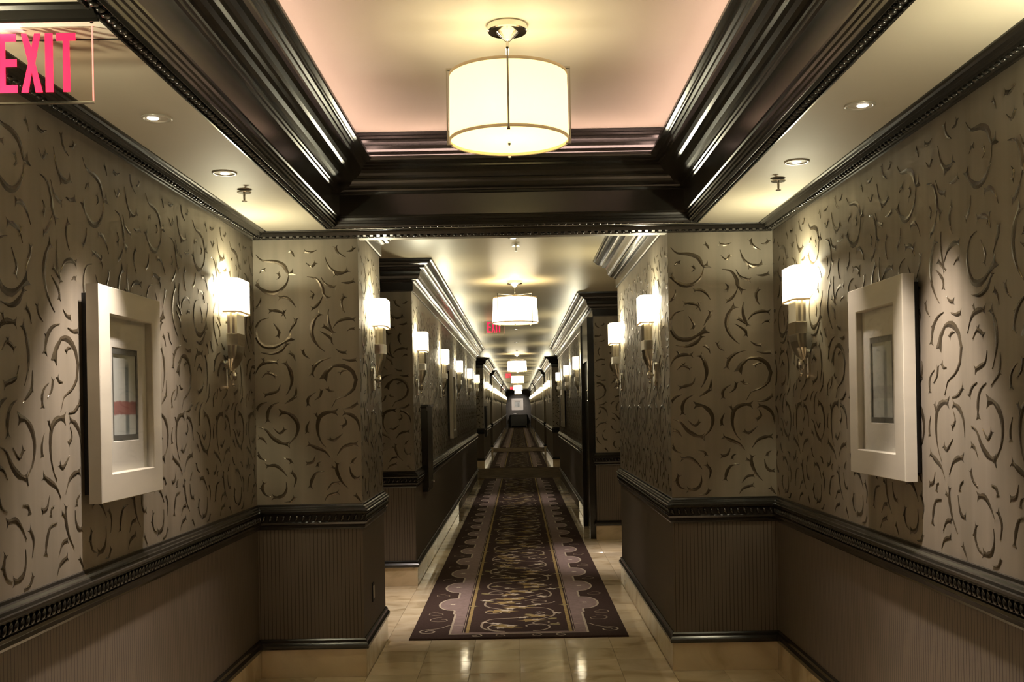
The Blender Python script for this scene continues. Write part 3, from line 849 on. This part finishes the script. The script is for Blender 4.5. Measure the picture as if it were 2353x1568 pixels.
G1 = 'sconces of the near hall'
s0 = sconce((-RW, 5.76, MZ), False, 'lit sconce on the left wall of the near hall, between framed picture and pier', G1)
K0 = kids(s0)
dup(s0, (RW, 5.64, MZ), True, 'lit sconce on the right wall of the near hall, between framed picture and pier', G1, K0)
dup(s0, (-RW, 2.66, MZ), False, 'sconce on the near left wall, under the exit sign end', G1, K0)
dup(s0, (RW, 2.66, MZ), True, 'sconce on the near right wall, in front of the framed picture', G1, K0)
G2 = 'sconces on the pier sides'
dup(s0, (-CW, 6.93, MZ), False, 'single lit sconce on the inner side of the left pier', G2, K0)
dup(s0, (CW, 7.02, MZ), True, 'nearer lit sconce on the inner side of the right pier', G2, K0)
dup(s0, (CW, 9.30, MZ), True, 'farther lit sconce on the inner side of the right pier', G2, K0)
G3 = 'sconces along the middle corridor walls'
for y, t_ in ((9.95, 'first'), (12.95, 'second'), (16.15, 'third'), (19.5, 'fourth'), (23.1, 'fifth')):
    dup(s0, (-CW, y, MZ), False, '%s lit sconce past the side passage on the left corridor wall' % t_, G3, K0)
for y, t_ in ((15.5, 'first'), (18.7, 'second'), (22.6, 'third')):
    dup(s0, (CW, y, MZ), True, '%s lit sconce past the dark doorway on the right corridor wall' % t_, G3, K0)
sf = sconce((-CW, 29.8, MZ), False, 'small glowing sconce in the far row on the left wall', 'far row of sconces, left wall', full=False)
KF = kids(sf)
ys = [32.3, 34.8] + [39.4 + 2.55*i for i in range(7)] + [61.2 + 2.75*i for i in range(7)]
for y in ys: dup(sf, (-CW, y, MZ), False, 'small glowing sconce in the far row on the left wall', 'far row of sconces, left wall', KF)
for y in [29.8] + ys: dup(sf, (CW, y, MZ), True, 'small glowing sconce in the far row on the right wall', 'far row of sconces, right wall', KF)

# ------------------------------------------------------------------ pendants
def pendant(x, y, zc, drop, label, near, r=0.245, h=0.275, group='drum pendants down the ceiling'):
    root = empty('drum_pendant', (x, y, zc)); tag(root, label, 'lamp', group)
    zt, zb = -drop, -drop-h
    n = 64 if near else 32
    shm = M['pshade'] if near else M['pshade_far']
    rt = 0.94*r if not near else r*0.985
    sh = MB(); sh.lathe([(r, zb), (rt, zt), (rt-0.003, zt), (r-0.003, zb)], n=n, cap=False); sh.obj('drum_shade', shm, root, smooth=True)
    df = MB(); df.lathe([(r-0.006, zb+0.012), (r-0.006, zb+0.015)], n=n); df.obj('diffuser', shm, root)
    for zz, rr in ((zb, r), (zt, rt)):
        rm = MB()
        s_ = 1 if zz == zb else -1
        rm.lathe([(rr-0.004, zz), (rr+0.0022, zz-0.001*s_), (rr+0.0022, zz+0.011*s_), (rr-0.004, zz+0.011*s_), (rr-0.004, zz)], n=n, cap=False)
        rm.obj('rim_tape', M['shade_rim'], root, smooth=True)
    ca = MB(); ca.lathe([(0.080, 0.0), (0.082, -0.004), (0.082, -0.026), (0.078, -0.031), (0.046, -0.032), (0.040, -0.038), (0.014, -0.064), (0.009, -0.068)], n=40)
    ca.obj('canopy', M['chrome'], root, smooth=False)
    st = MB(); st.lathe([(0.0065, -0.066), (0.0065, -0.125), (0.0042, -0.127), (0.0042, zb+0.03)], n=12); st.obj('stem', M['nickel'], root)
    # four flat straps outside the drum joined by a cross over its top
    for k in range(4):
        a = PI/2*k + (0.0 if near else PI/4)
        ca_, sa_ = math.cos(a), math.sin(a); mb = MB()
        def bx(r0, r1, z0, z1, w=0.006):
            v = []
            for rr, ww in ((r0, -w), (r1, -w), (r1, w), (r0, w)):
                v.append((rr*ca_-ww*sa_, rr*sa_+ww*ca_))
            mb.add([(p[0], p[1], z0) for p in v] + [(p[0], p[1], z1) for p in v], [(0,3,2,1),(4,5,6,7),(0,1,5,4),(1,2,6,5),(2,3,7,6),(3,0,4,7)])
        bx(r+0.004, r+0.010, zb-0.008, zt+0.03, 0.0035); bx(0.004, r+0.010, zt+0.022, zt+0.03); bx(r-0.012, r+0.010, zb-0.010, zb-0.004)
        mb.obj('strap', M['nickel'], root)
    fn = MB(); fn.ball((0, 0, zb-0.006), (0.007, 0.007, 0.01), 10, 6); fn.obj('finial', M['chrome'], root)
    light('bulb', 'POINT', (0, 0, (zt+zb)/2), PEND_W if near else PEND_W*1.2, (1.0, 0.88, 0.62), root, 0.06)
    return root
pendant(0.0, 4.38, Z_TRAY, 0.205, 'big glowing drum pendant hanging from the lit tray ceiling', True)
pendant(0.0, 11.3, Z_COR, 0.175, 'drum pendant nearest in the corridor, above the runner rug', False)
for y, t_ in ((26.8, 'second'), (39.8, 'third'), (57.0, 'fourth'), (74.0, 'fifth and farthest')):
    pendant(0.0, y, Z_COR, 0.175, '%s small drum pendant down the corridor ceiling' % t_, False)

# ------------------------------------------------------------------ recessed lights and sprinklers
def downlight(x, y, z, label, ox=0.0, oy=0.0, aim=None, power=0.0, r=0.055, group='recessed downlights'):
    root = empty('downlight', (x, y, z)); tag(root, label, 'light', group)
    a = MB(); a.lathe([(r, 0.0), (r, -0.004), (r-0.004, -0.006), (r-0.012, -0.005), (r-0.014, -0.001)], n=32, cap=False); a.obj('trim_ring', M['champagne'], root, smooth=True)
    b = MB(); b.lathe([(r-0.013, -0.0015), (r-0.013, -0.001)], n=32); b.obj('baffle', M['ceiling_front'], root)
    c = MB(); c.lathe([(0.020, -0.0035), (0.020, -0.002)], (ox, oy, 0), n=24); c.obj('lamp_disc', M['lamp_disc'], root)
    if power:
        L = light('spot', 'SPOT', (0, 0, -0.02), power, (1.0, 0.86, 0.77), root, 0.02, spot_size=math.radians(57), spot_blend=1.0)
        d = Vector(aim) - Vector((x, y, z))
        L.rotation_euler = d.to_track_quat('-Z', 'Y').to_euler()
    return root
downlight(-1.265, 3.84, Z_SOFF, 'recessed downlight over the left picture, nearer one', -0.014, 0, (-1.36, 3.80, 0.8), DOWN_W)
downlight(-1.27, 4.74, Z_SOFF, 'recessed downlight over the left picture, farther one by the sprinkler', 0, 0.008, (-1.36, 4.74, 0.8), DOWN_W*0.55)
downlight(1.267, 3.84, Z_SOFF, 'recessed downlight over the right picture, nearer one', 0.010, 0, (1.36, 3.80, 0.8), DOWN_W)
downlight(1.27, 4.72, Z_SOFF, 'recessed downlight over the right picture, farther one by the sprinkler', 0, 0.008, (1.36, 4.72, 0.8), DOWN_W*0.22)
downlight(0.0, 8.43, Z_COR, 'recessed light in the corridor ceiling just past the header', aim=(0, 8.5, 0), power=DOWN_W*0.30, r=0.04)
downlight(-1.06, 8.49, Z_COR, 'recessed light over the mouth of the left side passage', aim=(-1.06, 8.49, 0), power=DOWN_W*0.75, r=0.05)
downlight(1.12, 11.15, Z_COR, 'recessed light over the mouth of the right side passage', aim=(1.12, 11.15, 0), power=DOWN_W*0.75, r=0.05)
downlight(0.0, 81.7, Z_COR, 'added recessed light brightening the far end wall', aim=(0, 84, 1.45), power=DOWN_W*0.55, r=0.05)  # invented lamp, added to brighten the dark end wall
downlight(0.0, 18.3, Z_COR, 'small recessed light beyond the first corridor pendant', aim=(0, 18.3, 0), power=DOWN_W*0.28, r=0.05)
downlight(0.0, 22.0, Z_COR, 'second small recessed light beyond the first corridor pendant', r=0.05)

def sprinkler(x, y, z, label):
    root = empty('fire_sprinkler', (x, y, z)); tag(root, label, 'sprinkler', 'ceiling sprinklers')
    a = MB(); a.lathe([(0.032, -0.014), (0.034, -0.012), (0.034, -0.008), (0.02, -0.006)], n=28); a.lathe([(0.012, 0.0), (0.012, -0.008)], n=16); a.obj('escutcheon', M['chrome'], root)
    b = MB(); b.lathe([(0.005, -0.012), (0.006, -0.02), (0.004, -0.052)], n=12); b.obj('stem', M['nickel'], root)
    c = MB(); c.lathe([(0.012, -0.052), (0.013, -0.054), (0.012, -0.056)], n=20); c.obj('deflector', M['chrome'], root)
sprinkler(-1.28, 5.12, Z_SOFF, 'chrome sprinkler in the left soffit near the pier')
sprinkler(1.275, 5.08, Z_SOFF, 'chrome sprinkler in the right soffit near the pier')
sprinkler(0.02, 8.75, Z_COR, 'chrome sprinkler in the corridor ceiling just past the header')
sprinkler(0.0, 25.2, Z_COR, 'tiny chrome sprinkler above the nearer cross carpet')

# ------------------------------------------------------------------ framed pictures
def picture(wx, yc, zc, w, h, right, art, label, border=0.103, aw=0.27, ah=0.355, glass=True, group='framed pictures', fm=None):
    root = empty('framed_picture', (wx, yc, zc), PI if right else 0.0); tag(root, label, 'picture', group)
    fm = fm or M['champagne']
    x0, x1, xr = 0.028, 0.075, 0.048
    hw, hh = w/2, h/2
    def ring(wu, hz, x): return [(x, -wu, -hz), (x, wu, -hz), (x, wu, hz), (x, -wu, hz)]
    e = 0.0025
    R = [ring(hw, hh, x0), ring(hw, hh, x1-e), ring(hw-e, hh-e, x1), ring(hw-border+0.004, hh-border+0.004, x1), ring(hw-border, hh-border, x1-0.003), ring(hw-border, hh-border, x0)]
    R.append(R[0]); mb = MB(); mb.rings(R, cap=False); mb.obj('frame', fm, root)
    bk = MB(); bk.box((0.0, -hw+0.03, -hh+0.03), (x0, hw-0.03, hh-0.03)); bk.obj('backing', M['black'], root)
    # mat with bevelled window
    mw, mh, a2, b2 = hw-border+0.002, hh-border+0.002, aw/2, ah/2
    R = [ring(mw, mh, 0.030), ring(mw, mh, 0.046), ring(a2+0.003, b2+0.003, 0.046), ring(a2, b2, 0.043), ring(a2, b2, 0.030)]; R.append(R[0])
    mb = MB(); mb.rings(R, cap=False); mb.obj('mat_board', M['mat_board'], root)
    k = 0.022
    R = [ring(a2, b2, 0.031), ring(a2, b2, 0.0445), ring(a2-0.013, b2-k, 0.0445), ring(a2-0.013, b2-k, 0.031)]; R.append(R[0])
    mb = MB(); mb.rings(R, cap=False); mb.obj('inner_frame', M['art_edge'], root)
    ap = MB(); ap.box((0.031, -a2+0.013, -b2+k), (0.040, a2-0.013, b2-k)); ap.obj('print', art, root)
    if glass:
        gl = MB(); gl.box((0.052, -mw+0.001, -mh+0.001), (0.0535, mw-0.001, mh-0.001)); gl.obj('glass', M['pane'], root)
    return root
picture(-RW, 4.165, 1.675, 0.655, 0.795, False, M['art_a'], 'champagne framed print with red brush stroke on the left wall')
picture(RW, 4.39, 1.685, 0.665, 0.795, True, M['art_b'], 'champagne framed print with pale grey strokes on the right wall')
picture(-CW, 14.6, 1.66, 0.75, 0.93, False, M['art_b'], 'champagne framed picture seen edge-on between second and third left corridor sconces', aw=0.35, ah=0.45)
picture(CW, 20.8, 1.56, 0.70, 0.72, True, M['art_b'], 'framed picture seen edge-on on the right corridor wall', aw=0.3, ah=0.35)
# picture on the end wall
e = picture(0, 0, 0, 0.92, 0.92, False, M['art_b'], 'square white framed picture on the far end wall', border=0.14, aw=0.42, ah=0.42, glass=False, fm=flat('white_frame', (0.75, 0.72, 0.64), 0.4))
e.location = (-0.07, 84.0, 1.80); e.rotation_euler = (0, 0, -PI/2)

# ------------------------------------------------------------------ exit signs
GL = {'E': [[(0,0),(.42,0),(.42,1),(0,1)], [(.42,0),(1,0),(1,.13),(.42,.13)], [(.42,.44),(.97,.44),(.97,.57),(.42,.57)], [(.42,.87),(.95,.87),(.95,1),(.42,1)]],
      'X': [[(0,0),(.33,0),(.5,.34),(.67,0),(1,0),(.66,.5),(.94,1),(.64,1),(.5,.76),(.28,1),(.02,1),(.34,.5)]],
      'I': [[(0,0),(1,0),(1,1),(0,1)]],
      'T': [[(.32,0),(.70,0),(.68,.87),(1,.87),(1,1),(0,1),(0,.87),(.34,.87)]]}
def exit_sign(xc, y, ztop, label, s=1.0, full=True):
    root = empty('exit_sign', (xc, y, ztop)); tag(root, label, 'sign', 'exit signs')
    w, h = 0.305*s, 0.205*s
    zp = -0.005
    cp = MB(); cp.box((-w/2-0.03, -0.030, -0.005), (w/2+0.045, 0.10, 0.0)); cp.obj('canopy_plate', M['plate'], root)
    if full:
        ed = MB(); ed.box((-w/2-0.03, 0.098, -0.008), (w/2+0.045, 0.102, 0.0)); ed.obj('plate_edge', M['black'], root)
        le = MB(); le.box((-0.15, -0.020, -0.009), (-0.045, 0.0, -0.005)); le.obj('led_slot', M['led'], root)
    sc_ = MB(); sc_.lathe([(0.004, -0.008), (0.004, -0.004)], (w/2+0.01, -0.03, 0), 10); sc_.obj('screw', M['black'], root)
    pn = MB(); pn.box((-w/2, 0.0, zp-h), (w/2-0.002, 0.005, zp)); pn.obj('acrylic_panel', M['acrylic'], root)
    eg = MB(); eg.box((w/2-0.002, -0.0005, zp-h), (w/2, 0.0055, zp)); eg.obj('lit_edge', M['pink_edge'], root)
    br = MB(); br.box((-w/2, -0.003, zp-h-0.004), (w/2+0.001, 0.009, zp-h+0.001)); br.obj('bottom_rail', M['chrome'], root)
    x = -0.108*s
    zl0, zl1 = zp-0.178*s, zp-0.018*s
    for ch, wd, gap in (('E', 0.056*s, 0.010*s), ('X', 0.058*s, 0.008*s), ('I', 0.021*s, 0.010*s), ('T', 0.052*s, 0)):
        mb = MB()
        for poly in GL[ch]:
            n = len(poly)
            pts = [(x + p[0]*wd, zl0 + p[1]*(zl1-zl0)) for p in poly]
            mb.add([(a, -0.0022, b) for a, b in pts] + [(a, -0.0006, b) for a, b in pts],
                   [tuple(range(n)), tuple(reversed(range(n, 2*n)))] + [(i, (i+1) % n, n+(i+1) % n, n+i) for i in range(n)])
        o = mb.obj('letter', M['red'], root); o['label'] = 'red letter ' + ch
        x += wd + gap
    return root
ex = exit_sign(-1.275, 2.90, 2.662, 'big red EXIT sign on clear panel at the top left, cut by the picture edge')
exit_sign(-0.335, 16.4, Z_COR, 'second exit sign, red, partly hidden behind the corridor pendant', 1.0, False)
exit_sign(-0.36, 42.0, Z_COR, 'third exit sign, a tiny red patch far down the corridor', 1.0, False)
exit_sign(-0.40, 70.0, Z_COR, 'fourth exit sign, a faint orange-red speck at the corridor end', 1.0, False)

# ------------------------------------------------------------------ doors, boxes, console
def door(side, y0, y1, wx, label, n):
    sx = -side
    root = empty('door_%d' % n, (wx, (y0+y1)/2, 0)); struct(root, label)
    hw = (y1-y0)/2
    def bx(name, v0, v1, u0, u1, z0, z1, m):
        return box(name, (min(sx*v0, sx*v1), u0, z0), (max(sx*v0, sx*v1), u1, z1), m, root)
    bx('casing', 0, 0.075, -hw, -hw+0.12, 0.0, 2.66, M['lacquer']); bx('casing', 0, 0.075, hw-0.12, hw, 0.0, 2.66, M['lacquer'])
    bx('transom_panel', 0, 0.06, -hw+0.12, hw-0.12, 2.15, 2.66, M['lacquer'])
    leaf = bx('door_leaf', 0, 0.03, -hw+0.12, hw-0.12, 0.01, 2.15, M['lacquer'])
    hd = MB()
    hd.box((min(sx*.03, sx*.037), -hw+0.17, 1.02), (max(sx*.03, sx*.037), -hw+0.22, 1.16)); hd.box((min(sx*.037, sx*.07), -hw+0.185, 1.05), (max(sx*.037, sx*.07), -hw+0.20, 1.065)); hd.box((min(sx*.062, sx*.072), -hw+0.185, 1.05), (max(sx*.062, sx*.072), -hw+0.30, 1.065))
    hd.obj('door_handle', M['nickel'], root)
    for z in (1.78, 1.66):
        k = MB(); k.ball((sx*0.078, -hw+0.06, z), (0.008, 0.012, 0.012), 10, 6); k.obj('stud', M['chrome'], root)
door(1, 12.78, 14.25, CW, 'dark lacquered doorway at the start of the right corridor wall', 1)

def wall_cabinet(y0, y1, wx, label):
    root = empty('wall_cabinet', (wx, (y0+y1)/2, 0.79)); tag(root, label, 'cabinet', 'dark wall cabinets')
    hw, H = (y1-y0)/2, 0.83
    box('body', (0.0, -hw, 0.0), (0.055, hw, H), M['lacquer'], root)
    box('cap', (0.0, -hw-0.012, H), (0.07, hw+0.012, H+0.018), M['lacquer'], root)
    box('front_panel', (0.055, -hw+0.03, 0.04), (0.061, hw-0.03, H-0.04), M['lacquer'], root)
    k = MB(); k.ball((0.068, hw-0.09, 0.07), (0.01, 0.014, 0.014), 10, 6); k.obj('latch', M['chrome'], root)
wall_cabinet(10.35, 10.98, -CW, 'narrow dark cabinet fixed low on the left corridor wall near the passage corner')
wall_cabinet(29.4, 30.2, -CW, 'small dark cabinet fixed on the far left corridor wall beyond the cross carpet')

op = empty('wall_outlet', (-CW, 6.78, 0.44)); tag(op, 'dark wall outlet plate on the inner side of the left pier', 'outlet')
box('plate', (0, -0.035, -0.058), (0.006, 0.035, 0.058), M['black'], op)
box('socket_face', (0.006, -0.018, -0.04), (0.009, 0.03, 0.04), M['white_plate'], op)

ct = empty('console_table', (0.02, 83.7, 0)); tag(ct, 'dark console table against the far end wall', 'table')
box('top', (-0.70, -0.28, 0.94), (0.70, 0.28, 0.99), M['lacquer'], ct)
box('body', (-0.64, -0.24, 0.12), (0.64, 0.26, 0.94), M['lacquer'], ct)
for x in (-0.62, 0.56):
    for y in (-0.22, 0.18): box('leg', (x, y, 0), (x+0.06, y+0.06, 0.12), M['lacquer'], ct)
vb = MB(); vb.lathe([(0.05, 0), (0.11, 0.03), (0.13, 0.08), (0.12, 0.10), (0.10, 0.09), (0.08, 0.04)], n=20)
v_ = vb.obj('bowl', flat('white_ceramic', (0.85, 0.82, 0.74), 0.3), None, True, (-0.28, 83.6, 0.99)); tag(v_, 'small white bowl on the far console table', 'bowl')

print('SCENE', len(S.objects), 'tiles', ns)
